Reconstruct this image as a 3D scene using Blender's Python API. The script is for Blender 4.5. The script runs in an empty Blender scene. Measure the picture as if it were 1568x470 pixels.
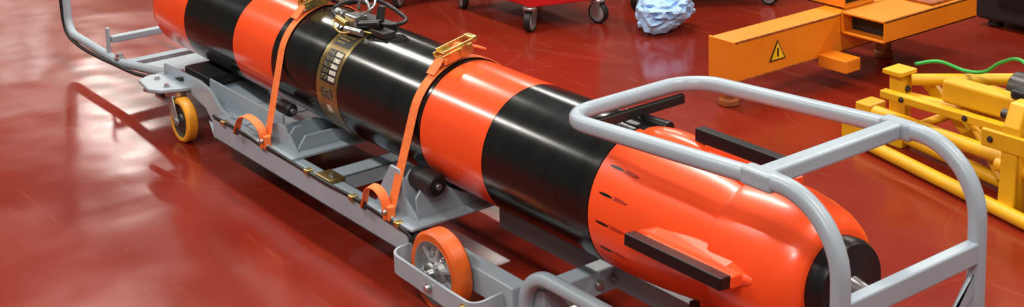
import bpy, math, random, bmesh
from mathutils import Vector, Matrix, noise
random.seed(4)
S=bpy.context.scene
try:
    S.view_settings.view_transform='Standard'; S.view_settings.look='None'
except Exception: pass
COL=bpy.context.collection
# ---------------- materials ----------------
def mat(name,col,rough=.4,metal=0.,var=.08,vscale=6.,bump=0.,bscale=40.,coat=0.,col2=None,thr=None,rvar=0.,spec=.5,stretch=None):
    m=bpy.data.materials.new(name); m.use_nodes=True; nt=m.node_tree; N=nt.nodes; L=nt.links
    b=N['Principled BSDF']; b.inputs['Roughness'].default_value=rough; b.inputs['Metallic'].default_value=metal
    b.inputs['Coat Weight'].default_value=coat; b.inputs['Coat Roughness'].default_value=.1
    b.inputs['Specular IOR Level'].default_value=spec
    tc=N.new('ShaderNodeTexCoord'); src=tc.outputs['Object']
    if stretch:
        mp=N.new('ShaderNodeMapping'); mp.inputs['Scale'].default_value=stretch; L.new(src,mp.inputs[0]); src=mp.outputs[0]
    n=N.new('ShaderNodeTexNoise'); n.inputs['Scale'].default_value=vscale; n.inputs['Detail'].default_value=6; L.new(src,n.inputs['Vector'])
    r=N.new('ShaderNodeValToRGB'); e=r.color_ramp.elements
    c2=col2 or tuple(min(1,c*(1+var*2.5)) for c in col)
    c1=tuple(c*(1-var*1.5) for c in col) if not col2 else col
    e[0].position=.3; e[1].position=.7
    if thr: e[0].position,e[1].position=thr
    e[0].color=(*c1,1); e[1].color=(*c2,1); L.new(n.outputs[0],r.inputs[0]); L.new(r.outputs[0],b.inputs['Base Color'])
    if rvar:
        mr=N.new('ShaderNodeMapRange'); mr.inputs['To Min'].default_value=max(.02,rough-rvar); mr.inputs['To Max'].default_value=rough+rvar
        L.new(n.outputs[0],mr.inputs[0]); L.new(mr.outputs[0],b.inputs['Roughness'])
    if bump:
        n2=N.new('ShaderNodeTexNoise'); n2.inputs['Scale'].default_value=bscale; n2.inputs['Detail'].default_value=4; L.new(src,n2.inputs['Vector'])
        bp=N.new('ShaderNodeBump'); bp.inputs['Strength'].default_value=bump; bp.inputs['Distance'].default_value=.002; L.new(n2.outputs[0],bp.inputs['Height']); L.new(bp.outputs[0],b.inputs['Normal'])
    return m
GREY=mat('grey_paint',(.32,.38,.435),.34,var=.04,bump=.05)
RED=mat('orange_red_paint',(.95,.080,.015),.21,var=.04,vscale=2,bump=.08,bscale=15,coat=.2)
REDT=mat('tail_orange_paint',(.95,.082,.015),.28,var=.03,vscale=2,bump=.1,bscale=12,coat=.2)
BLK=mat('black_hull',(.004,.004,.004),.17,var=.2,vscale=4,rvar=.04,stretch=(4,.5,.5),col2=(.009,.0085,.0075))
BLKP=mat('black_plastic',(.006,.006,.007),.3,bump=.1,bscale=80)
RUB=mat('black_rubber',(.008,.008,.009),.5,bump=.2,bscale=60)
STRAP=mat('orange_webbing',(.95,.18,.036),.6,var=.1,vscale=120,bump=.5,bscale=300)
BRASS=mat('brass_zinc',(.52,.38,.13),.3,metal=.9,var=.2,vscale=30)
GOLD=mat('gold_label_band',(.13,.085,.025),.3,metal=.6,var=.2,vscale=9,col2=(.34,.23,.08))
STEEL=mat('steel',(.5,.5,.5),.28,metal=.9,var=.1)
DSTEEL=mat('dark_steel',(.07,.065,.06),.4,metal=.7,var=.1)
WHO=mat('orange_polyurethane',(.64,.105,.013),.35,var=.1,vscale=20)
WHY=mat('yellow_polyurethane',(.80,.33,.02),.4,var=.1,vscale=20)
ALU=mat('cast_aluminium',(.40,.41,.42),.4,metal=.6,var=.1,vscale=30,bump=.2)
LAB=mat('white_label',(.5,.47,.40),.5,var=.3,vscale=150)
LABD=mat('dark_label',(.015,.015,.013),.5,var=.5,vscale=200,col2=(.30,.25,.12),thr=(.5,.6))
LABK=mat('black_label',(.012,.012,.011),.4)
OR=mat('scuffed_orange_paint',(.84,.24,.008),.4,vscale=7,col2=(.76,.20,.006),bump=.1)
ORD=mat('worn_orange_edge',(.28,.07,.012),.6,var=.3,vscale=30)
YEL=mat('yellow_paint',(.80,.43,.008),.38,vscale=9,col2=(.68,.35,.008),bump=.1)
GRN=mat('green_cable',(.03,.38,.06),.4)
TRED=mat('trolley_red',(.55,.012,.012),.3)
CLOTH=mat('pale_blue_plastic',(.38,.60,.88),.5,var=.06,vscale=10)
DARK=mat('dark_equipment',(.008,.008,.009),.5)
WARN=mat('warning_yellow',(.85,.5,.01),.4)
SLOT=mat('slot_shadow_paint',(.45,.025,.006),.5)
SIGN=mat('sign_black',(.01,.01,.01),.5)
# ---------------- mesh helpers ----------------
def empty(name,loc=(0,0,0)):
    e=bpy.data.objects.new(name,None); COL.objects.link(e); e.location=loc; return e
def mk(name,verts,faces,m,parent=None,smooth=False,bevel=0,fm=None,mats=None):
    me=bpy.data.meshes.new(name); me.from_pydata([tuple(v) for v in verts],[],faces)
    for x in (mats or [m]): me.materials.append(x)
    if fm:
        for p,i in zip(me.polygons,fm): p.material_index=i
    bm=bmesh.new(); bm.from_mesh(me); bmesh.ops.recalc_face_normals(bm,faces=bm.faces); bm.to_mesh(me); bm.free()
    o=bpy.data.objects.new(name,me); COL.objects.link(o)
    if smooth:
        for p in me.polygons: p.use_smooth=True
    if bevel:
        bv=o.modifiers.new('b','BEVEL'); bv.width=bevel; bv.segments=3; bv.limit_method='ANGLE'; bv.harden_normals=False
    if smooth=='auto':
        o.modifiers.new('es','EDGE_SPLIT').split_angle=math.radians(35)
    if parent: o.parent=parent
    return o
def box(name,x0,x1,y0,y1,z0,z1,m,parent=None,bevel=.003,M=None):
    v=[Vector((x,y,z)) for x in (x0,x1) for y in (y0,y1) for z in (z0,z1)]
    if M: v=[M@a for a in v]
    f=[(0,1,3,2),(4,6,7,5),(0,4,5,1),(2,3,7,6),(0,2,6,4),(1,5,7,3)]
    return mk(name,v,f,m,parent,bevel=bevel)
def poly(name,pts,d,m,parent=None,bevel=.002):
    n=len(pts); P=[Vector(p) for p in pts]; D=Vector(d)
    v=P+[p+D for p in P]; f=[tuple(range(n)),tuple(range(2*n-1,n-1,-1))]+[(i,(i+1)%n,(i+1)%n+n,i+n) for i in range(n)]
    return mk(name,v,f,m,parent,bevel=bevel)
def rr(w,h,r,n=4):
    out=[]
    for cx,cy,a0 in ((w/2-r,h/2-r,0),(-w/2+r,h/2-r,90),(-w/2+r,-h/2+r,180),(w/2-r,-h/2+r,270)):
        for i in range(n+1):
            a=math.radians(a0+90*i/n); out.append((cx+r*math.cos(a),cy+r*math.sin(a)))
    return out
def circ(r,n=14): return [(r*math.cos(2*math.pi*i/n),r*math.sin(2*math.pi*i/n)) for i in range(n)]
def fillet(pts,rads,n=8):
    P=[Vector(p) for p in pts]; out=[P[0]]
    for i in range(1,len(P)-1):
        a=(P[i-1]-P[i]).normalized(); b=(P[i+1]-P[i]).normalized(); r=rads[i-1] if isinstance(rads,(list,tuple)) else rads
        ang=a.angle(b)
        if r<=0 or ang>math.pi-.01: out.append(P[i]); continue
        t=r/math.tan(ang/2); t=min(t,.49*(P[i-1]-P[i]).length if i>1 else .98*(P[i-1]-P[i]).length,(P[i+1]-P[i]).length*.6); r=t*math.tan(ang/2)
        c=P[i]+(a+b).normalized()*(r/math.sin(ang/2)); s=P[i]+a*t-c; e=P[i]+b*t-c
        w=s.angle(e); 
        for k in range(n+1):
            f=k/n; out.append(c+(s*math.sin((1-f)*w)+e*math.sin(f*w))/math.sin(w))
    out.append(P[-1]); return out
def sweep(name,path,prof,m,parent=None,side=(0,0,1),closed=False,smooth='auto'):
    P=[Vector(p) for p in path]; n=len(P); k=len(prof); s=Vector(side); V=[];F=[]
    for i in range(n):
        if closed: t=(P[(i+1)%n]-P[i-1]).normalized()
        else: t=(P[min(i+1,n-1)]-P[max(i-1,0)]).normalized()
        s=(s-t*s.dot(t)).normalized(); u=t.cross(s)
        for a,b in prof: V.append(P[i]+s*a+u*b)
    for i in range(n if closed else n-1):
        j=(i+1)%n
        for q in range(k): F.append((i*k+q,i*k+(q+1)%k,j*k+(q+1)%k,j*k+q))
    if not closed: F.append(tuple(range(k))); F.append(tuple(range(n*k-1,(n-1)*k-1,-1)))
    return mk(name,V,F,m,parent,smooth=smooth)
def spline(pts,n=8):
    P=[Vector(p) for p in pts]; P=[2*P[0]-P[1]]+P+[2*P[-1]-P[-2]]; out=[]
    for i in range(1,len(P)-2):
        for k in range(n):
            t=k/n; a,b,c,d=P[i-1],P[i],P[i+1],P[i+2]
            out.append(.5*((2*b)+(c-a)*t+(2*a-5*b+4*c-d)*t*t+(3*b-a-3*c+d)*t**3))
    out.append(P[-2]); return out
def cable(name,pts,r,m,parent=None): return sweep(name,spline(pts),circ(r,10),m,parent,side=(.1,.2,1),smooth=True)
def lathe(name,prof,c,axis,mats,idx=None,parent=None,n=48,smooth='auto',caps=True):
    A=Vector(axis).normalized(); h=Vector((0,0,1)) if abs(A.z)<.9 else Vector((1,0,0)); u=A.cross(h).normalized(); w=A.cross(u)
    V=[];F=[];fm=[]; c=Vector(c)
    for t,r in prof:
        for i in range(n):
            a=2*math.pi*i/n; V.append(c+A*t+(u*math.cos(a)+w*math.sin(a))*r)
    K=len(prof)
    for k in range(K-1 if caps else K):
        j=(k+1)%K
        for i in range(n): F.append((k*n+i,k*n+(i+1)%n,j*n+(i+1)%n,j*n+i)); fm.append(idx[k] if idx else 0)
    if caps:
        F.append(tuple(range(n))); fm.append(idx[0] if idx else 0); F.append(tuple(range(len(prof)*n-1,(len(prof)-1)*n-1,-1))); fm.append(idx[-1] if idx else 0)
    return mk(name,V,F,None,parent,smooth=smooth,fm=fm,mats=mats if isinstance(mats,list) else [mats])
def cyl(name,a,b,r,m,parent=None,n=24,ch=0):
    a=Vector(a);b=Vector(b);L=(b-a).length; ch=min(ch or r*.12,L*.3)
    return lathe(name,[(0,r-ch),(ch,r),(L-ch,r),(L,r-ch)],a,b-a,m,parent=parent,n=n)
def ell(name,c,s,m,parent=None):
    bm=bmesh.new(); bmesh.ops.create_uvsphere(bm,u_segments=32,v_segments=16,radius=1)
    for v in bm.verts: v.co=Vector((c[0]+v.co.x*s[0],c[1]+v.co.y*s[1],c[2]+v.co.z*s[2]))
    me=bpy.data.meshes.new(name); bm.to_mesh(me); bm.free(); me.materials.append(m)
    for p in me.polygons: p.use_smooth=True
    o=bpy.data.objects.new(name,me); COL.objects.link(o); o.parent=parent; return o
def bolt(name,c,ax,r,parent,m=None,n=6):
    return lathe(name,[(0,r*1.5),(r*.3,r*1.5),(r*.31,r),(r*1.3,r*.95)],c,ax,m or STEEL,parent=parent,n=12)

# ---------------- floor / walls ----------------
def floor_mat():
    m=bpy.data.materials.new('red_epoxy_floor'); m.use_nodes=True; nt=m.node_tree;N=nt.nodes;L=nt.links;b=N['Principled BSDF']
    tc=N.new('ShaderNodeTexCoord')
    n=N.new('ShaderNodeTexNoise'); n.inputs['Scale'].default_value=1.0; n.inputs['Detail'].default_value=7; n.inputs['Roughness'].default_value=.55; L.new(tc.outputs['Object'],n.inputs['Vector'])
    r=N.new('ShaderNodeValToRGB'); e=r.color_ramp.elements; e[0].position=.3;e[1].position=.7; e[0].color=(.155,.011,.005,1); e[1].color=(.235,.020,.008,1); L.new(n.outputs[0],r.inputs[0])
    mp=N.new('ShaderNodeMapping'); mp.inputs['Scale'].default_value=(1,14,1); mp.inputs['Rotation'].default_value=(0,0,.7); L.new(tc.outputs['Object'],mp.inputs[0])
    n3=N.new('ShaderNodeTexNoise'); n3.inputs['Scale'].default_value=2.5; n3.inputs['Detail'].default_value=10; L.new(mp.outputs[0],n3.inputs['Vector'])
    r3=N.new('ShaderNodeValToRGB'); r3.color_ramp.elements[0].position=.62; r3.color_ramp.elements[1].position=.80; L.new(n3.outputs[0],r3.inputs[0])
    mx0=N.new('ShaderNodeMath'); mx0.operation='MULTIPLY'; L.new(r3.outputs[0],mx0.inputs[0]); mx0.inputs[1].default_value=.35
    ad_prev=mx0.outputs[0]
    for sc,wid,amt,off in ((.8,.003,.25,0),(2.3,.004,.12,7)):
        wn=N.new('ShaderNodeTexNoise'); wn.inputs['Scale'].default_value=.6; L.new(tc.outputs['Object'],wn.inputs['Vector'])
        va=N.new('ShaderNodeVectorMath'); va.operation='MULTIPLY_ADD'; L.new(wn.outputs['Color'],va.inputs[0]); va.inputs[1].default_value=(1.5+off*.1,1.5,0); L.new(tc.outputs['Object'],va.inputs[2])
        v=N.new('ShaderNodeTexVoronoi'); v.feature='DISTANCE_TO_EDGE'; v.inputs['Scale'].default_value=sc; L.new(va.outputs[0],v.inputs['Vector'])
        rv=N.new('ShaderNodeValToRGB'); rv.color_ramp.elements[0].color=(amt,amt,amt,1); rv.color_ramp.elements[1].color=(0,0,0,1); rv.color_ramp.elements[1].position=wid; L.new(v.outputs[0],rv.inputs[0])
        gate=N.new('ShaderNodeMath'); gate.operation='MULTIPLY'; L.new(rv.outputs[0],gate.inputs[0]); L.new(n3.outputs[0],gate.inputs[1])
        ad=N.new('ShaderNodeMath'); ad.operation='ADD'; L.new(ad_prev,ad.inputs[0]); L.new(gate.outputs[0],ad.inputs[1]); ad_prev=ad.outputs[0]
    mx=N.new('ShaderNodeMix'); mx.data_type='RGBA'; L.new(ad_prev,mx.inputs['Factor']); L.new(r.outputs[0],mx.inputs['A']); mx.inputs['B'].default_value=(.36,.10,.06,1)
    L.new(mx.outputs['Result'],b.inputs['Base Color'])
    n2=N.new('ShaderNodeTexNoise'); n2.inputs['Scale'].default_value=2.0; n2.inputs['Detail'].default_value=6; L.new(tc.outputs['Object'],n2.inputs['Vector'])
    mr=N.new('ShaderNodeMapRange'); mr.inputs['From Min'].default_value=.3; mr.inputs['From Max'].default_value=.7; mr.inputs['To Min'].default_value=.10; mr.inputs['To Max'].default_value=.24; L.new(n2.outputs[0],mr.inputs[0]); L.new(mr.outputs[0],b.inputs['Roughness'])
    n4=N.new('ShaderNodeTexNoise'); n4.inputs['Scale'].default_value=2.2; n4.inputs['Detail'].default_value=2.; L.new(tc.outputs['Object'],n4.inputs['Vector'])
    bp=N.new('ShaderNodeBump'); bp.inputs['Strength'].default_value=.4; bp.inputs['Distance'].default_value=.02; L.new(n4.outputs[0],bp.inputs['Height']); L.new(bp.outputs[0],b.inputs['Normal'])
    b.inputs['Specular IOR Level'].default_value=.42
    return m
box('floor',-16,8,-8,14,-.1,0,floor_mat(),bevel=0)
WALL=mat('painted_wall',(.30,.24,.18),.7,var=.05)
box('wall_left',-16.2,-16,-8,14,-.1,5.5,WALL,bevel=0)
box('wall_back',-16,8,14,14.2,-.1,5.5,WALL,bevel=0)
def window(name,y0,y1,z0,z1):
    E=empty(name); m=bpy.data.materials.get('daylit_glass')
    if not m:
        m=bpy.data.materials.new('daylit_glass'); m.use_nodes=True; b=m.node_tree.nodes['Principled BSDF']; b.inputs['Base Color'].default_value=(.6,.65,.7,1); b.inputs['Emission Color'].default_value=(1,.90,.80,1); b.inputs['Emission Strength'].default_value=1.7
    box('glass',-15.99,-15.97,y0,y1,z0,z1,m,E,0)
    for k in range(4):
        yy=y0+(y1-y0)*k/3; box('mullion_%d'%k,-15.97,-15.93,yy-.04,yy+.04,z0-.05,z1+.05,DARK,E,0)
    box('sill',-15.97,-15.9,y0-.05,y1+.05,z0-.08,z0,WALL,E,0); box('head',-15.97,-15.93,y0-.05,y1+.05,z1,z1+.06,DARK,E,0)
window('window_1',2.8,4.0,2.8,4.4); window('window_2',5.6,7.2,2.8,4.4)

# ---------------- torpedo ----------------
T=empty('torpedo'); ZA=.35; R=.162
pr=[(-1.965,.10),(-1.96,.145),(-1.945,.158),(-1.92,R)];ix=[0,0,0]
def seg(x,i): 
    pr.append((x,R)); ix.append(i)
seg(-1.677,0); seg(-1.314,1); seg(-1.06,0)
for g in (-.80,-.2635): pr.extend([(g-.0015,R),(g-.001,R-.002),(g+.001,R-.002),(g+.0015,R)]); ix.extend([1,1,1,1])
pr.append((0,R)); ix.append(0)
pr.extend([(.0005,R-.0015),(.002,R-.0015),(.0025,R)]); ix.extend([1,1,1])
pr.append((.383,R)); ix.append(1)
pr.extend([(.384,R-.002),(.387,R-.002)]); ix.extend([1,1])
for x,r in ((.388,R),(.46,.1615),(.54,.157),(.62,.149),(.68,.140),(.715,.134),(.7255,.134),(.7265,.1500),(.735,.1515),(.80,.149),(.85,.142),(.885,.133),(.912,.120),(.924,.106),(.926,.100)): pr.append((x,r)); ix.append(2)
pr.append((.927,.06)); ix.append(2)
lathe('hull',pr,(0,0,ZA),(1,0,0),[RED,BLK,REDT],ix,T,n=128)
lathe('propulsor_guard',[(0,.085),(.008,.092),(.035,.092),(.045,.086),(.046,.03),(.047,.025),(.08,.018),(.085,.01)],(.918,0,ZA),(1,0,0),[BLKP,STEEL],[0,0,0,0,0,1,1],T,n=64)
for k,(a) in enumerate((175,87,-5,267)):
    ar=math.radians(a); d=Vector((0,math.cos(ar),math.sin(ar))); t=Vector((1,0,0)).cross(d)
    def P(x,r,s): return Vector((x,0,ZA))+d*r+t*s
    x0,x1=.55,.82
    def slab(nm,x0a,x1a,r0,r1,th,m,bv):
        v=[P(x,r,s) for x in (x0a,x1a) for r in (r0,r1) for s in (-th/2,th/2)]
        mk(nm,v,[(0,1,3,2),(4,6,7,5),(0,4,5,1),(2,3,7,6),(0,2,6,4),(1,5,7,3)],m,T,bevel=bv)
    slab('fin_blade_%d'%(k+1),x0,x1,.176,.205,.026,BLKP,.003)
    slab('fin_web_%d'%(k+1),x0+.03,x1+.005,.12,.178,.026,REDT,.004)
    hw=.036; vs=[P(x0-.05,.150,0),P(x0+.03,.135,-hw),P(x0+.03,.135,hw),P(x1-.02,.128,-hw),P(x1-.02,.128,hw),P(x1+.05,.135,0),
        P(x0+.05,.172,-.014),P(x0+.05,.172,.014),P(x1-.03,.170,-.014),P(x1-.03,.170,.014)]
    fs=[(0,1,6),(0,6,7),(0,7,2),(1,3,8,6),(2,7,9,4),(6,8,9,7),(3,5,8),(4,9,5),(5,9,8),(0,2,4,5,3,1)]
    mk('fin_root_%d'%(k+1),vs,fs,REDT,T,bevel=.008)
ell('dorsal_fairing',(.50,0,ZA+.150),(.11,.04,.032),REDT,T)
for k,th in enumerate((46,68,90,112)):
    a=math.radians(th); n=Vector((0,-math.sin(a),math.cos(a))); t=Vector((1,0,0)).cross(n)
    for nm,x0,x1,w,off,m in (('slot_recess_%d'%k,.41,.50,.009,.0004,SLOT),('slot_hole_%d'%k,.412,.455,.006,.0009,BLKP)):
        Mx=Matrix((Vector((1,0,0)),t,n)).transposed().to_4x4(); Mx.translation=Vector((0,0,ZA))+n*(R-.002)
        v=[];nn=16; xc=(x0+x1)/2
        for i in range(nn):
            an=2*math.pi*i/nn; v.append(Mx@Vector((xc+(x1-x0)/2*math.cos(an),w/2*math.sin(an),.0015+off-.0006*max(0,(xc-.43)*30))))
        poly(nm,v,-n*.002,m,T,bevel=0)
def patch(name,x0,x1,a0,a1,r,m,n=24):
    V=[];F=[]
    for i in range(n+1):
        a=math.radians(a0+(a1-a0)*i/n)
        for x in (x0,x1):
            for rr_ in (r-.002,r): V.append((x,-rr_*math.sin(a),ZA+rr_*math.cos(a)))
    for i in range(n):
        b=i*4;c=b+4
        F+= [(b+1,b+3,c+3,c+1),(b,c,c+2,b+2),(b,b+1,c+1,c),(b+2,c+2,c+3,b+3)]
    F+=[(0,2,3,1),(n*4,n*4+1,n*4+3,n*4+2)]
    return mk(name,V,F,m,T,smooth='auto')
patch('gold_band',-.785,-.675,5,175,R+.0008,GOLD,60)
patch('gold_band_edge_a',-.787,-.784,5,175,R+.0015,BRASS,60); patch('gold_band_edge_b',-.677,-.674,5,175,R+.0015,BRASS,60)
patch('data_plate',-.770,-.688,14,42,R+.0014,LABK)
for i in range(6): patch('data_line_%d'%i,-.765,-.70-(i%3)*.012,17+i*4,18.6+i*4,R+.0019,BRASS,3)
patch('label_sheet',-.768,-.690,47,80,R+.0014,LABK)
for i in range(5):
    for j in range(2):
        patch('label_%d_%d'%(i,j),-.764+j*.038,-.731+j*.038,48.5+i*6.2,52.8+i*6.2,R+.0019,(LAB if j else LABD),4)
patch('label_lower',-.76,-.70,86,97,R+.0016,LABD); patch('label_round',-.74,-.715,104,111,R+.0016,LAB)
box('lug_base',-.84,-.66,-.035,.035,ZA+R-.008,ZA+R+.014,BLKP,T,.004)
box('connector_block',-.80,-.74,-.055,-.015,ZA+R-.004,ZA+R+.030,STEEL,T,.004)
cyl('connector_1',(-.72,-.05,ZA+R+.010),(-.64,-.03,ZA+R+.026),.014,BLKP,T)
cyl('connector_2',(-.83,-.06,ZA+R+.01),(-.77,-.065,ZA+R+.005),.011,BRASS,T)
cyl('connector_3',(-.70,0,ZA+R+.01),(-.70,.01,ZA+R+.06),.012,DSTEEL,T)
cyl('connector_4',(-.76,-.075,ZA+R-.004),(-.68,-.07,ZA+R),.010,STEEL,T)
cyl('connector_5',(-.90,-.03,ZA+R+.012),(-.84,-.03,ZA+R+.012),.014,STEEL,T)
sweep('lift_shackle',[(-.78+.03*math.cos(a),.0,ZA+R+.03+.035*math.sin(a)) for a in [math.pi*i/14 for i in range(15)]],circ(.005,10),STEEL,T,side=(0,1,0),smooth=True)
cable('cable_1',[(-.64,-.03,ZA+R+.026),(-.60,-.02,ZA+R+.03),(-.61,.03,ZA+R+.03),(-.68,.06,ZA+R+.03),(-.8,.05,ZA+R+.05),(-.95,.03,ZA+R+.015),(-1.1,.03,ZA+R+.012)],.006,BLKP,T)
cable('cable_2',[(-.74,-.04,ZA+R+.03),(-.70,-.02,ZA+R+.06),(-.74,.01,ZA+R+.08),(-.85,.03,ZA+R+.07),(-.95,.02,ZA+R+.02)],.004,STEEL,T)
cable('cable_3',[(-.83,-.06,ZA+R+.008),(-.87,-.05,ZA+R+.03),(-.84,0,ZA+R+.05),(-.78,.03,ZA+R+.04)],.005,BLKP,T)
cable('lanyard',[(-.66,-.05,ZA+R+.0),(-.70,-.07,ZA+R+.002),(-.76,-.09,ZA+R-.012),(-.83,-.075,ZA+R-.002),(-.86,-.04,ZA+R+.01)],.003,BRASS,T)
for i in range(5): bolt('lug_bolt_%d'%i,(-.83+i*.038,-.03+.012*(i%2),ZA+R+.012),(0,0,1),.006,T,BRASS if i%2 else STEEL)
box('handle_block',-.69,-.60,-.05,-.01,ZA+R-.006,ZA+R+.012,DSTEEL,T,.003)
cyl('aft_sensor',(.30,.03,ZA+R-.002),(.44,.03,ZA+R+.004),.016,BLKP,T)
box('aft_bracket',.33,.43,-.01,.05,ZA+R-.012,ZA+R+.003,BLKP,T,.003)

# ---------------- transport cart ----------------
C=empty('transport_cart')
w=.196; hz=lambda x:.6116+.0657*(x-1)
tp=rr(.033,.033,.0135,4)
LZ=.178
path=fillet([(.205,-w,.055),(.205,-w,LZ),(1.096,-w,LZ),(1.096,-w,hz(1.096)),(.344,-w,hz(.344)),(.344,w,hz(.344)),(1.096,w,hz(1.096)),(1.096,w,LZ),(.205,w,LZ),(.205,w,.055)],[.09,.12,.135,.085,.085,.135,.12,.09],12)
sweep('rear_handle_tube',path,tp,GREY,C,side=(0,1,0))
box('handle_crossbar',.895,.931,-w+.01,w-.01,hz(.913)-.016,hz(.913)+.016,GREY,C,.006)
for s in (-1,1): box('handle_joint_%d'%(s+2),.875,.951,s*w-.0175,s*w+.0175,hz(.913)-.0178,hz(.913)+.0178,GREY,C,.008)
box('lower_crossbar',1.083,1.109,-w+.01,w-.01,.393,.437,GREY,C,.005)
poly('crossbar_gusset',[(1.10,w-.01,.39),(1.10,w-.01,.22),(1.10,w-.10,.22),(1.10,w-.06,.24)],(-.008,0,0),GREY,C)
poly('crossbar_brace',[(1.09,w-.005,.38),(1.09,w-.005,.34),(1.09,-.02,.2),(1.09,.03,.2)],(.012,0,0),GREY,C)
box('rubber_buffer',.352,.366,-.15,.15,hz(.344)-.042,hz(.344)-.020,RUB,C,.003)
for s in (-1,1):
    nm='near' if s<0 else 'far'
    box('rail_web_'+nm,-1.30,-.20,min(s*.25,s*.244),max(s*.25,s*.244),.08,.147,GREY,C,.002)
    box('rail_top_'+nm,-1.30,-.20,min(s*.25,s*.205),max(s*.25,s*.205),.141,.147,GREY,C,.002)
    box('rail_bottom_'+nm,-1.30,-.20,min(s*.25,s*.205),max(s*.25,s*.205),.08,.086,GREY,C,.002)
    box('rail_inner_'+nm,-1.30,-.20,min(s*.211,s*.205),max(s*.211,s*.205),.08,.147,GREY,C,.002)
    box('rail_end_'+nm,-1.302,-1.296,min(s*.25,s*.205),max(s*.25,s*.205),.08,.147,GREY,C,.001)
    poly('gooseneck_'+nm,[(-1.76,s*.2,.15),(-1.55,s*.2,.15),(-1.44,s*.2,.13),(-1.38,s*.2,.085),(-1.26,s*.2,.082),(-1.26,s*.2,.146),(-1.33,s*.2,.156),(-1.40,s*.2,.20),(-1.48,s*.2,.212),(-1.76,s*.2,.205)],(0,s*.01,0),GREY,C,.002)
    poly('gooseneck_flange_'+nm,[(-1.38,s*.2,.085),(-1.30,s*.2,.08),(-1.30,s*.25,.08),(-1.40,s*.22,.10)],(0,0,.004),GREY,C,.001)
    poly('caster_plate_'+nm,[(-1.76,s*.10,.164),(-1.76,s*.27,.164),(-1.735,s*.31,.164),(-1.62,s*.325,.164),(-1.575,s*.30,.164),(-1.545,s*.22,.164),(-1.54,s*.10,.164)],(0,0,.012),GREY,C,.003)
    for i,(bx,by) in enumerate(((-1.70,.26),(-1.60,.27),(-1.70,.17),(-1.60,.17),(-1.74,.21))): bolt('plate_bolt_%s_%d'%(nm,i),(bx,s*by,.176),(0,0,1),.008,C)
    cx,cy=-1.60,s*.24; wx=-1.545
    cyl('caster_head_'+nm,(cx,cy,.142),(cx,cy,.164),.035,STEEL,C)
    for q in (-1,1):
        poly('caster_fork_%s_%d'%(nm,q+1),[(cx-.03,cy+q*.026-.002,.15),(cx+.03,cy+q*.026-.002,.15),(wx+.018,cy+q*.026-.002,.07),(wx,cy+q*.026-.002,.055),(wx-.018,cy+q*.026-.002,.065)],(0,.004,0),ALU,C,.001)
    box('caster_fork_top_'+nm,cx-.03,cx+.03,cy-.028,cy+.028,.142,.148,ALU,C,.002)
    lathe('caster_tyre_'+nm,[(-.019,.056),(-.019,.067),(-.013,.073),(.013,.073),(.019,.067),(.019,.056)],(wx,cy,.073),(0,1,0),WHY,parent=C,caps=False)
    lathe('caster_hub_'+nm,[(-.020,.018),(-.019,.02),(-.012,.024),(-.012,.05),(-.018,.058),(.018,.058),(.012,.05),(.012,.024),(.02,.018)],(wx,cy,.073),(0,1,0),DSTEEL,parent=C)
    cyl('caster_axle_'+nm,(wx,cy-.034,.073),(wx,cy+.034,.073),.009,STEEL,C)
    cyl('brake_pedal_'+nm,(-1.66,s*.26,.14),(-1.76,s*.28,.13),.009,STEEL,C); box('brake_plate_'+nm,-1.68,-1.60,min(s*.21,s*.28),max(s*.21,s*.28),.125,.135,STEEL,C,.003)
    y=s*.255; x=-.045; ww=.025
    lathe('wheel_tyre_'+nm,[(-ww,.076),(-ww,.093),(-ww+.007,.1),(ww-.007,.1),(ww,.093),(ww,.076)],(x,y,.1),(0,1,0),WHO,parent=C,n=64,caps=False)
    lathe('wheel_rim_'+nm,[(-.022,.03),(-.010,.035),(-.006,.060),(-.020,.070),(-.026,.077),(.026,.077),(.020,.070),(.006,.060),(.010,.035),(.022,.03)],(x,y,.1),(0,1,0),ALU,parent=C,n=48)
    for i in range(6):
        a=i*math.pi/3+.3; u=Vector((math.cos(a),0,math.sin(a))); pc=Vector((x,y+s*.010,.1))
        poly('wheel_spoke_%s_%d'%(nm,i),[pc+u*.025+Vector((-u.z,0,u.x))*.005,pc+u*.07+Vector((-u.z,0,u.x))*.004,pc+u*.07-Vector((-u.z,0,u.x))*.004,pc+u*.025-Vector((-u.z,0,u.x))*.005],(0,s*.009,0),ALU,C,.001)
    cyl('wheel_hub_'+nm,(x,y-.035,.1),(x,y+.035,.1),.028,STEEL,C,ch=.004); cyl('wheel_axle_'+nm,(x,y-.048,.1),(x,y+.048,.1),.012,STEEL,C)
    for i in range(6):
        a=i*math.pi/3; bolt('wheel_bolt_%s_%d'%(nm,i),(x+.045*math.cos(a),y+s*.011,.1+.045*math.sin(a)),(0,s,0),.005,C)
    gp=fillet([(-.20,s*.235,.088),(-.20,s*.305,.088),(.06,s*.305,.080),(.155,s*.305,.080),(.155,s*.225,.085)],[.04,.001,.03],6)
    sweep('wheel_guard_'+nm,gp,[(-.024,-.0035),(.024,-.0035),(.024,.0035),(-.024,.0035)],GREY,C,side=(0,0,1))
    box('rear_rail_'+nm,-.22,.19,min(s*.222,s*.175),max(s*.222,s*.175),.065,.13,GREY,C,.004)
    bolt('guard_bolt_'+nm,(.12,s*.309,.085),(0,s,0),.007,C,BRASS)
    bolt('axle_nut_'+nm,(-.02,s*.31,.082),(0,s,0),.008,C)
cable('rail_cable',[(-1.29,-.252,.155),(-1.15,-.247,.152),(-1.0,-.250,.149),(-.9,-.253,.155),(-.75,-.25,.149),(-.6,-.253,.15),(-.45,-.25,.152),(-.3,-.252,.148),(-.2,-.25,.14),(-.18,-.235,.10)],.005,RUB,C)
for i,x in enumerate((-1.22,-.96,-.7,-.46,-.24)): box('cable_clip_%d'%i,x-.010,x+.010,-.259,-.238,.143,.157,BRASS,C,.002)
box('brass_latch',-.66,-.58,-.25,-.20,.146,.158,GOLD,C,.003); bolt('latch_bolt',(-.61,-.225,.157),(0,0,1),.007,C)
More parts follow.
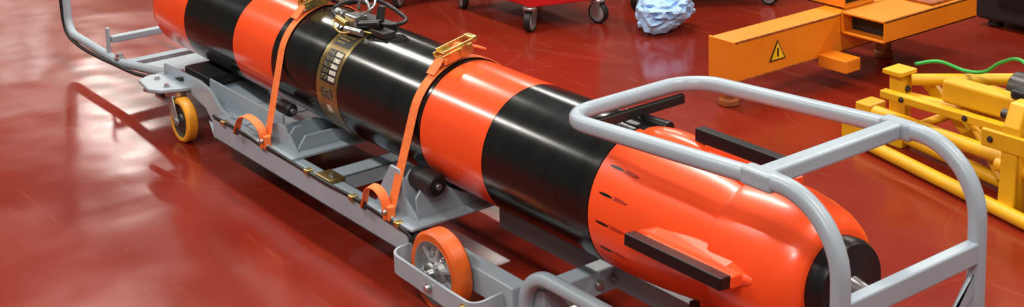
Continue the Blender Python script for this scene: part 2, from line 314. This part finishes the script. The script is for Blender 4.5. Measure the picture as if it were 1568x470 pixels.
for i,(x0,x1) in enumerate(((-.71,-.64),(-1.28,-1.2))): 
    box('cross_member_%d'%i,x0,x1,-.21,.21,.128,.134,GREY,C,.002); box('cross_member_lip_%d'%i,x0,x0+.006,-.21,.21,.09,.134,GREY,C,.002); box('cross_member_lip2_%d'%i,x1-.006,x1,-.21,.21,.09,.134,GREY,C,.002)
box('rear_cross_member',.20,.25,-.18,.20,.07,.13,GREY,C,.004)
box('centre_rail',-.2,.50,.03,.075,.075,.128,GREY,C,.004)
for i in range(2): bolt('cm_bolt_%d'%i,(.252,-.02+.05*i,.10),(1,0,0),.008,C)
poly('cradle_floor_plate',[(-1.55,-.2,.168),(-1.55,.2,.168),(-1.36,.2,.13),(-1.36,-.2,.13)],(0,0,.005),GREY,C,.001)
box('cradle_floor_flat',-1.37,-1.0,-.21,.21,.126,.132,GREY,C,.001)
box('side_web',-1.52,-1.0,-.165,-.158,.13,.205,GREY,C,.002)
box('rubber_pad_front',-1.68,-1.50,-.17,-.06,.178,.208,RUB,C,.004)
box('front_bridge',-1.76,-1.54,-.12,.12,.160,.172,GREY,C,.002)
def saddle(tag,x0,x1,top,rx0,rx1,rz,rrad):
    box('saddle_base_'+tag,x0,x1,-.25,.25,.147,.155,GREY,C,.002)
    arc=[]
    for i in range(17):
        a=math.radians(-150+120*i/16); arc.append((math.cos(a)*.172,ZA+math.sin(a)*.172))
    for xi,x in enumerate((x0+.04,x1-.05)):
        pts=[(x,-.2,.155),(x,-.205,top-.06),(x,-.175,top-.02)]+[(x,yy,min(zz,top-.02)) for yy,zz in arc if abs(yy)<.16]+[(x,.175,top-.02),(x,.205,top-.06),(x,.2,.155)]
        poly('saddle_rib_%s_%d'%(tag,xi),pts,(.008,0,0),GREY,C,.001)
    for s in (-1,1):
        poly('saddle_gusset_%s_%d'%(tag,s+1),[(x0,s*.205,.155),(x1-.03,s*.205,.155),(x1-.04,s*.205,.165),(x0+.13,s*.205,.20),(x0+.125,s*.205,top-.02),(x0+.11,s*.205,top),(x0+.07,s*.205,top),(x0+.02,s*.205,.20)],(0,s*.007,0),GREY,C,.001)
        poly('saddle_cheek_%s_%d'%(tag,s+1),[(x0+.125,s*.14,.155),(x0+.125,s*.205,.155),(x0+.125,s*.205,top-.02),(x0+.125,s*.19,top),(x0+.125,s*.165,top)],(.007,0,0),GREY,C,.001)
        cyl('saddle_roller_%s_%d'%(tag,s+1),(rx0,s*.168,rz),(rx1,s*.168,rz),rrad,RUB,C,ch=.006)
        cyl('roller_pin_%s_%d'%(tag,s+1),(rx0-.02,s*.168,rz),(rx1+.008,s*.168,rz),.008,STEEL,C)
saddle('rear',-.40,-.18,.268,-.275,-.18,.245,.030); saddle('front',-1.01,-.80,.215,-1.0,-.93,.245,.020)
bp=fillet([(-2.73,-w,.62),(-2.72,-w,.11),(-2.2,-w,.105),(-1.75,-.17,.155)],[.07,.12],8)
for s in (-1,1): sweep('bumper_tube_%d'%(s+1),[(p[0],p[1]*(-s),p[2]) for p in bp],circ(.016,14),GREY,C,side=(0,1,0))
box('bumper_cross_top',-2.745,-2.715,-w,w,.59,.62,GREY,C,.008)
box('bumper_bar',-2.315,-2.285,-w+.01,w,.155,.18,GREY,C,.004)
box('bumper_post',-2.31,-2.29,-w-.006,-w+.006,.11,.215,GREY,C,.004); box('bumper_post_far',-2.31,-2.29,w-.006,w+.006,.11,.215,GREY,C,.004)
box('bumper_plate',-2.17,-2.13,-w,w,.09,.12,GREY,C,.004)
box('bumper_plate_b',-2.05,-1.80,-.18,.18,.12,.128,GREY,C,.002)
cable('bumper_cable',[(-2.745,-w-.017,.5),(-2.735,-w-.018,.25),(-2.715,-w-.014,.12),(-2.6,-w-.01,.085),(-2.4,-w-.018,.09),(-2.2,-w-.018,.10),(-2.0,-.21,.11),(-1.8,-.2,.14),(-1.6,-.21,.19)],.007,RUB,C)
bolt('bumper_knob',(-2.2,-w,.12),(0,0,1),.014,C)

# ---------------- ratchet straps ----------------
def strap(name,xt,xa,tail,ry=-.02):
    E=empty(name); A=.1655; pr_=rr(.034,.003,.001,1)
    pts=[(xa,-.247,.155)]
    for i in range(41):
        a=math.radians(159.5-139*i/40)
        pts.append((xt+(xa-xt)*(.25*abs(a-math.pi/2)/1.2),A*math.cos(a),ZA+A*math.sin(a)))
    pts.append((xa,.247,.155))
    sweep('webbing',pts,pr_,STRAP,E,side=(1,0,0))
    x0,x1=xa,tail
    lp=spline([(x0,-.252,.15),(x0-.005,-.256,.20),(x0-(x0-x1)*.35,-.262,.225),(x0-(x0-x1)*.75,-.266,.215),(x1,-.268,.16)],6)
    sweep('webbing_tail',lp,rr(.026,.003,.001,1),STRAP,E,side=(0,1,0))
    box('hook_plate',xa-.016,xa+.016,-.258,-.238,.147,.185,STRAP,E,.003); bolt('hook_bolt',(xa,-.259,.17),(0,-1,0),.006,E)
    box('tail_tag',x1-.012,x1+.012,-.272,-.266,.152,.175,DSTEEL,E,.001)
    cyl('hook_rod',(xa-.02,-.25,.157),(xa+.02,-.25,.157),.005,STEEL,E)
    z=ZA+.176
    Mx=Matrix.Translation((xt,ry,z))@Matrix.Rotation(math.radians(12),4,'X')@Matrix.Scale(.85,4)
    for s in (-1,1):
        box('ratchet_side_%d'%(s+1),s*.026-.0015,s*.026+.0015,-.06,.05,-.006,.026,BRASS,E,.001,Mx)
        box('ratchet_lever_%d'%(s+1),s*.022-.0015,s*.022+.0015,-.05,.07,.022,.036,BRASS,E,.001,Mx)
        cv=[Mx@Vector((s*.0285,.02+.02*math.cos(i*math.pi/6),.012+.02*math.sin(i*math.pi/6))) for i in range(12)]
        poly('ratchet_wheel_%d'%(s+1),cv,Mx.to_3x3()@Vector((.003,0,0)),BRASS,E,0)
    cyl('ratchet_drum',Mx@Vector((-.028,.02,.012)),Mx@Vector((.028,.02,.012)),.011,STEEL,E)
    cyl('ratchet_bar',Mx@Vector((-.03,-.05,.008)),Mx@Vector((.03,-.05,.008)),.005,BRASS,E)
    box('ratchet_grip',-.024,.024,.055,.075,.020,.040,BRASS,E,.004,Mx)
    box('ratchet_plate',-.022,.022,-.045,.0,.020,.024,BRASS,E,.001,Mx)
    rp=[Mx@Vector(p) for p in ((0,-.10,-.022),(0,-.05,.010),(0,.0,.018),(0,.02,.027),(0,.05,.012),(0,.1,-.02))]
    sweep('webbing_wrap',spline(rp,5),rr(.034,.005,.001,1),STRAP,E,side=(1,0,0))
strap('ratchet_strap',-.30,-.285,-.375); strap('ratchet_strap',-1.02,-.95,-1.10)

# ---------------- background: orange lifting beam ----------------
B=empty('orange_lifting_beam')
by=1.295; be=2.34
box('main_box_beam',-.69,-.575,by,be,.095,.235,OR,B,.005)
box('beam_end_cap',-.692,-.573,by-.008,by+.002,.092,.238,OR,B,.003)
box('edge_wear_top',-.5765,-.5735,by,be-.02,.229,.2365,ORD,B,.001); box('edge_wear_low',-.5765,-.5735,by,be-.02,.094,.100,ORD,B,.001)
sx0,sx1,sy,sz0,sz1=-.572,-.38,1.83,.165,.245; se=2.36
box('sleeve_side_a',sx0,sx0+.008,sy,se,sz0,sz1,OR,B,.002); box('sleeve_side_b',sx1-.008,sx1,sy,se,sz0,sz1,OR,B,.002)
box('sleeve_top',sx0,sx1,sy,se,sz1-.008,sz1,OR,B,.002); box('sleeve_bottom',sx0,sx1,sy,se,sz0,sz0+.008,OR,B,.002)
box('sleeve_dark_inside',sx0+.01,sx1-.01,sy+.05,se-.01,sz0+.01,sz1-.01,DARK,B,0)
for nm,a in (('a',(-1.1,-.60,1.88,1.888,.237,.30)),('b',(-1.1,-.60,2.042,2.05,.237,.30)),('c',(-1.1,-.60,1.88,2.05,.292,.30)),('d',(-1.1,-.60,1.88,2.05,.237,.245))): box('cross_sleeve_'+nm,*a,OR,B,.002)
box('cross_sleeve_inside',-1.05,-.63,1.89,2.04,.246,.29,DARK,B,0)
box('fork_plate',-.88,-.40,2.12,2.33,.246,.256,ORD,B,.003)
box('stub',-.575,-.45,1.71,1.79,.066,.112,OR,B,.004)
poly('warning_triangle',[(-.5735,1.46,.135),(-.5735,1.54,.135),(-.5735,1.50,.205)],(.002,0,0),SIGN,B,0)
poly('warning_triangle_face',[(-.5725,1.468,.139),(-.5725,1.532,.139),(-.5725,1.50,.197)],(.002,0,0),WARN,B,0)
box('warning_mark',-.5705,-.570,1.496,1.504,.147,.178,DARK,B,0)
for q,yy in (('a',1.325),('b',2.15)):
    box('foot_post_'+q,-.655,-.61,yy-.02,yy+.02,.02,.097,ORD,B,.003); cyl('foot_pad_'+q,(-.632,yy,0),(-.632,yy,.025),.035,ORD,B)

# ---------------- yellow stand ----------------
Y=empty('yellow_lifting_frame',(.12,-.16,0))
cyl('pipe_upper',(-.2,1.56,.10),(.42,1.44,.13),.021,YEL,Y); cyl('pipe_lower',(-.2,1.62,.03),(.95,1.36,.03),.02,YEL,Y)
cyl('pipe_floor',(-.22,1.50,.022),(.60,1.30,.022),.02,YEL,Y)
box('left_upright',-.28,-.22,1.56,1.64,0,.115,YEL,Y,.006); box('left_flange',-.30,-.20,1.52,1.56,.0,.06,YEL,Y,.004)
box('left_post',-.16,-.11,1.57,1.62,0,.24,YEL,Y,.006); box('left_post_cap',-.17,-.10,1.55,1.63,.235,.25,YEL,Y,.003)
box('left_post_b',-.02,.02,1.75,1.80,0,.2,YEL,Y,.006)
cyl('pipe_mid',(-.12,1.6,.16),(.34,1.62,.18),.018,YEL,Y); cyl('pipe_top',(-.1,1.6,.22),(.25,1.9,.24),.018,YEL,Y)
cyl('pipe_end_cap',(.40,1.445,.13),(.44,1.437,.132),.028,YEL,Y)
box('cross_flat_a',-.14,.36,1.50,1.53,.175,.20,YEL,Y,.004); box('cross_flat_b',-.02,.4,1.76,1.79,.17,.20,YEL,Y,.004)
cyl('strut_a',(-.12,1.60,.05),(.12,1.76,.19),.014,YEL,Y); cyl('strut_b',(.10,1.58,.20),(.30,1.48,.05),.014,YEL,Y)
for i in range(2): bolt('frame_bolt_%d'%i,(-.06+.22*i,1.50,.188),(0,-1,0),.006,Y,DSTEEL)
for i,z in enumerate((.08,.19)): bolt('post_bolt_%d'%i,(-.11,1.595,z),(1,0,0),.007,Y,DSTEEL)
for i,(a,b) in enumerate(((.36,.41),(.50,.55),(.66,.71))):
    poly('clevis_%d'%i,[(a,1.36,0),(a,1.52,0),(a,1.50,.24),(a,1.46,.31),(a,1.41,.31),(a,1.38,.25)],(b-a,0,0),YEL,Y,.006)
    for k in range(3): bolt('clevis_bolt_%d_%d'%(i,k),(b,1.44,.06+.085*k),(1,0,0),.008,Y,DSTEEL)
cyl('clevis_pin',(.32,1.44,.26),(.9,1.44,.26),.014,DSTEEL,Y); cyl('clevis_pin_b',(.32,1.42,.12),(.9,1.42,.12),.02,YEL,Y)
box('head_beam',.05,1.0,1.54,1.60,.20,.27,YEL,Y,.01); box('head_pad',.28,.95,1.53,1.62,.27,.30,RUB,Y,.01)
box('head_motor',.30,.62,1.60,1.78,.18,.33,DARK,Y,.02); cyl('head_drum',(.2,1.68,.25),(.30,1.68,.25),.05,DSTEEL,Y)
box('head_plate',.3,.9,1.37,1.385,.18,.23,YEL,Y,.004)
for k in range(3): bolt('plate_b_%d'%k,(.33+.2*k,1.37,.205),(0,-1,0),.006,Y,DSTEEL)
poly('brace',[(.0,1.58,.04),(.06,1.58,.04),(.32,1.58,.2),(.26,1.58,.22)],(0,.03,0),YEL,Y)
poly('brace_b',[(.1,1.66,.02),(.14,1.66,.02),(-.08,1.66,.22),(-.12,1.66,.2)],(0,.02,0),YEL,Y)
cable('green_hose',[(-.13,1.66,.25),(-.06,1.68,.27),(.02,1.70,.255),(.10,1.68,.275),(.18,1.64,.33),(.27,1.6,.365),(.38,1.55,.33),(.6,1.5,.32)],.0055,GRN,Y)
cable('green_hose_b',[(-.02,1.7,.18),(.1,1.66,.23),(.22,1.62,.21),(.34,1.52,.26),(.5,1.48,.24)],.0055,GRN,Y)
K=empty('black_machine'); box('body',-.66,.5,2.76,3.4,.03,.5,DARK,K,.02); box('lid',-.6,.45,2.8,3.35,.5,.55,RUB,K,.02); box('panel',-.55,-.1,2.75,2.77,.1,.35,BLKP,K,.005)
for i,(a,b) in enumerate(((-.6,2.82),(.44,2.82),(-.6,3.34),(.44,3.34))): cyl('foot_%d'%i,(a,b,0),(a,b,.04),.03,RUB,K)

# ---------------- trolleys ----------------
def trolley(name,pts,z0,z1,m,r=.04):
    E=empty(name)
    cx=sum(p[0] for p in pts)/4; cy=sum(p[1] for p in pts)/4
    big=[(cx+(p[0]-cx)*1.1,cy+(p[1]-cy)*1.1,z0) for p in pts]
    poly('chassis',big,(0,0,.05),m,E,.006); poly('cabinet',[(p[0],p[1],z0+.05) for p in pts],(0,0,z1-z0),m,E,.01)
    for i,p in enumerate(pts):
        a=.5+i*1.3; d=Vector((math.cos(a),math.sin(a),0)); u=Vector((-d.y,d.x,0)); c=Vector((p[0],p[1],r))
        lathe('tyre_%d'%i,[(-.013,r*.8),(-.013,r*.95),(-.01,r),(.01,r),(.013,r*.95),(.013,r*.8)],c,d,RUB,parent=E,n=32,caps=False)
        lathe('hub_%d'%i,[(-.014,.01),(-.012,r*.8),(.012,r*.8),(.014,.01)],c,d,ALU,parent=E,n=24)
        for q in (-1,1):
            P0=c+d*.019*q; poly('fork_%d_%d'%(i,q+1),[P0-u*.01-Vector((0,0,.008)),P0+u*.01-Vector((0,0,.008)),P0+u*.03+Vector((0,0,z0-r-.012)),P0-u*.02+Vector((0,0,z0-r-.012))],d*.003,STEEL,E,0)
        cyl('head_%d'%i,(p[0],p[1],z0-.014),(p[0],p[1],z0),.03,STEEL,E)
trolley('tool_trolley',[(-1.80,1.38),(-1.71,1.67),(-2.20,1.72),(-2.29,1.39)],.105,.7,TRED,.045)
trolley('equipment_cart',[(-2.50,1.19),(-2.44,1.62),(-3.1,1.74),(-3.16,1.31)],.12,.7,DARK)
trolley('wheeled_stand',[(-1.76,1.93),(-1.43,2.40),(-1.83,2.70),(-2.16,2.23)],.13,.6,DARK,.045)
bm=bmesh.new(); bmesh.ops.create_icosphere(bm,subdivisions=4,radius=1)
random.seed(11)
planes=[(Vector((random.gauss(0,1),random.gauss(0,1),random.gauss(0,1))).normalized(),random.uniform(.55,.95)) for _ in range(26)]
for v in bm.verts:
    p=v.co.copy(); s=1.0
    for nrm,dd in planes:
        q=p.dot(nrm)
        if q>0: s=min(s,dd/q)
    f=abs(noise.noise(p*2.3+Vector((3,1,7)))); g=abs(noise.noise(p*5))
    s*=1-.45*(1-min(1,f*5))*.6+.06*g
    x,y,z=p.x*.17*s,p.y*.19*s,p.z*.13*s
    v.co=Vector((x*(1+.3*(z/.13)),y*(1+.35*(z/.13)),max(z,-.085)+.085))
me=bpy.data.meshes.new('crumpled_plastic_sheet'); bm.to_mesh(me); bm.free(); me.materials.append(CLOTH)
o=bpy.data.objects.new('crumpled_plastic_sheet',me); COL.objects.link(o); o.location=(-1.445,1.795,0)

# ---------------- lights ----------------
def area(name,loc,sx,sy,e,col=(1,.95,.87),rot=(0,0,0)):
    l=bpy.data.lights.new(name,'AREA'); l.shape='RECTANGLE'; l.size=sx; l.size_y=sy; l.energy=e; l.color=col
    o=bpy.data.objects.new(name,l); COL.objects.link(o); o.location=loc; o.rotation_euler=rot; return o
for i,x in enumerate((-6.5,-2.0,2.5)):
    for j,y in enumerate((-3.0,1.2,5.5)):
        area('ceiling_lamp',(x,y,4.4),2.4,.40,155)
for y in (-2.5,4.2,8.5): area('ceiling_lamp',(-14.3,y,4.4),2.4,.35,80)
area('flash_lamp',(2.6,-2.3,2.6),.6,.4,24,(1,.97,.92),rot=(math.radians(55),0,math.radians(53)))
W=bpy.data.worlds.new('w'); S.world=W; W.use_nodes=True; W.node_tree.nodes['Background'].inputs[0].default_value=(.72,.67,.60,1); W.node_tree.nodes['Background'].inputs[1].default_value=.17
# ---------------- camera ----------------
y_=.9255;pi_=.1705;r_=-.0271
F=Vector((-math.sin(y_)*math.cos(pi_),math.cos(y_)*math.cos(pi_),-math.sin(pi_)))
rt=Vector((math.cos(y_),math.sin(y_),0)); up=rt.cross(F)
Rr=rt*math.cos(r_)+up*math.sin(r_); U=-rt*math.sin(r_)+up*math.cos(r_)
cam=bpy.data.cameras.new('camera'); co=bpy.data.objects.new('camera',cam); COL.objects.link(co)
Mw=Matrix((Rr,U,-F)).transposed().to_4x4(); Mw.translation=Vector((2.5283,-1.9519,1.5593)); co.matrix_world=Mw
cam.sensor_width=36; cam.sensor_fit='HORIZONTAL'; cam.lens=2113.85/1568*36; cam.shift_y=-414.8/1568; cam.clip_start=.05
S.camera=co
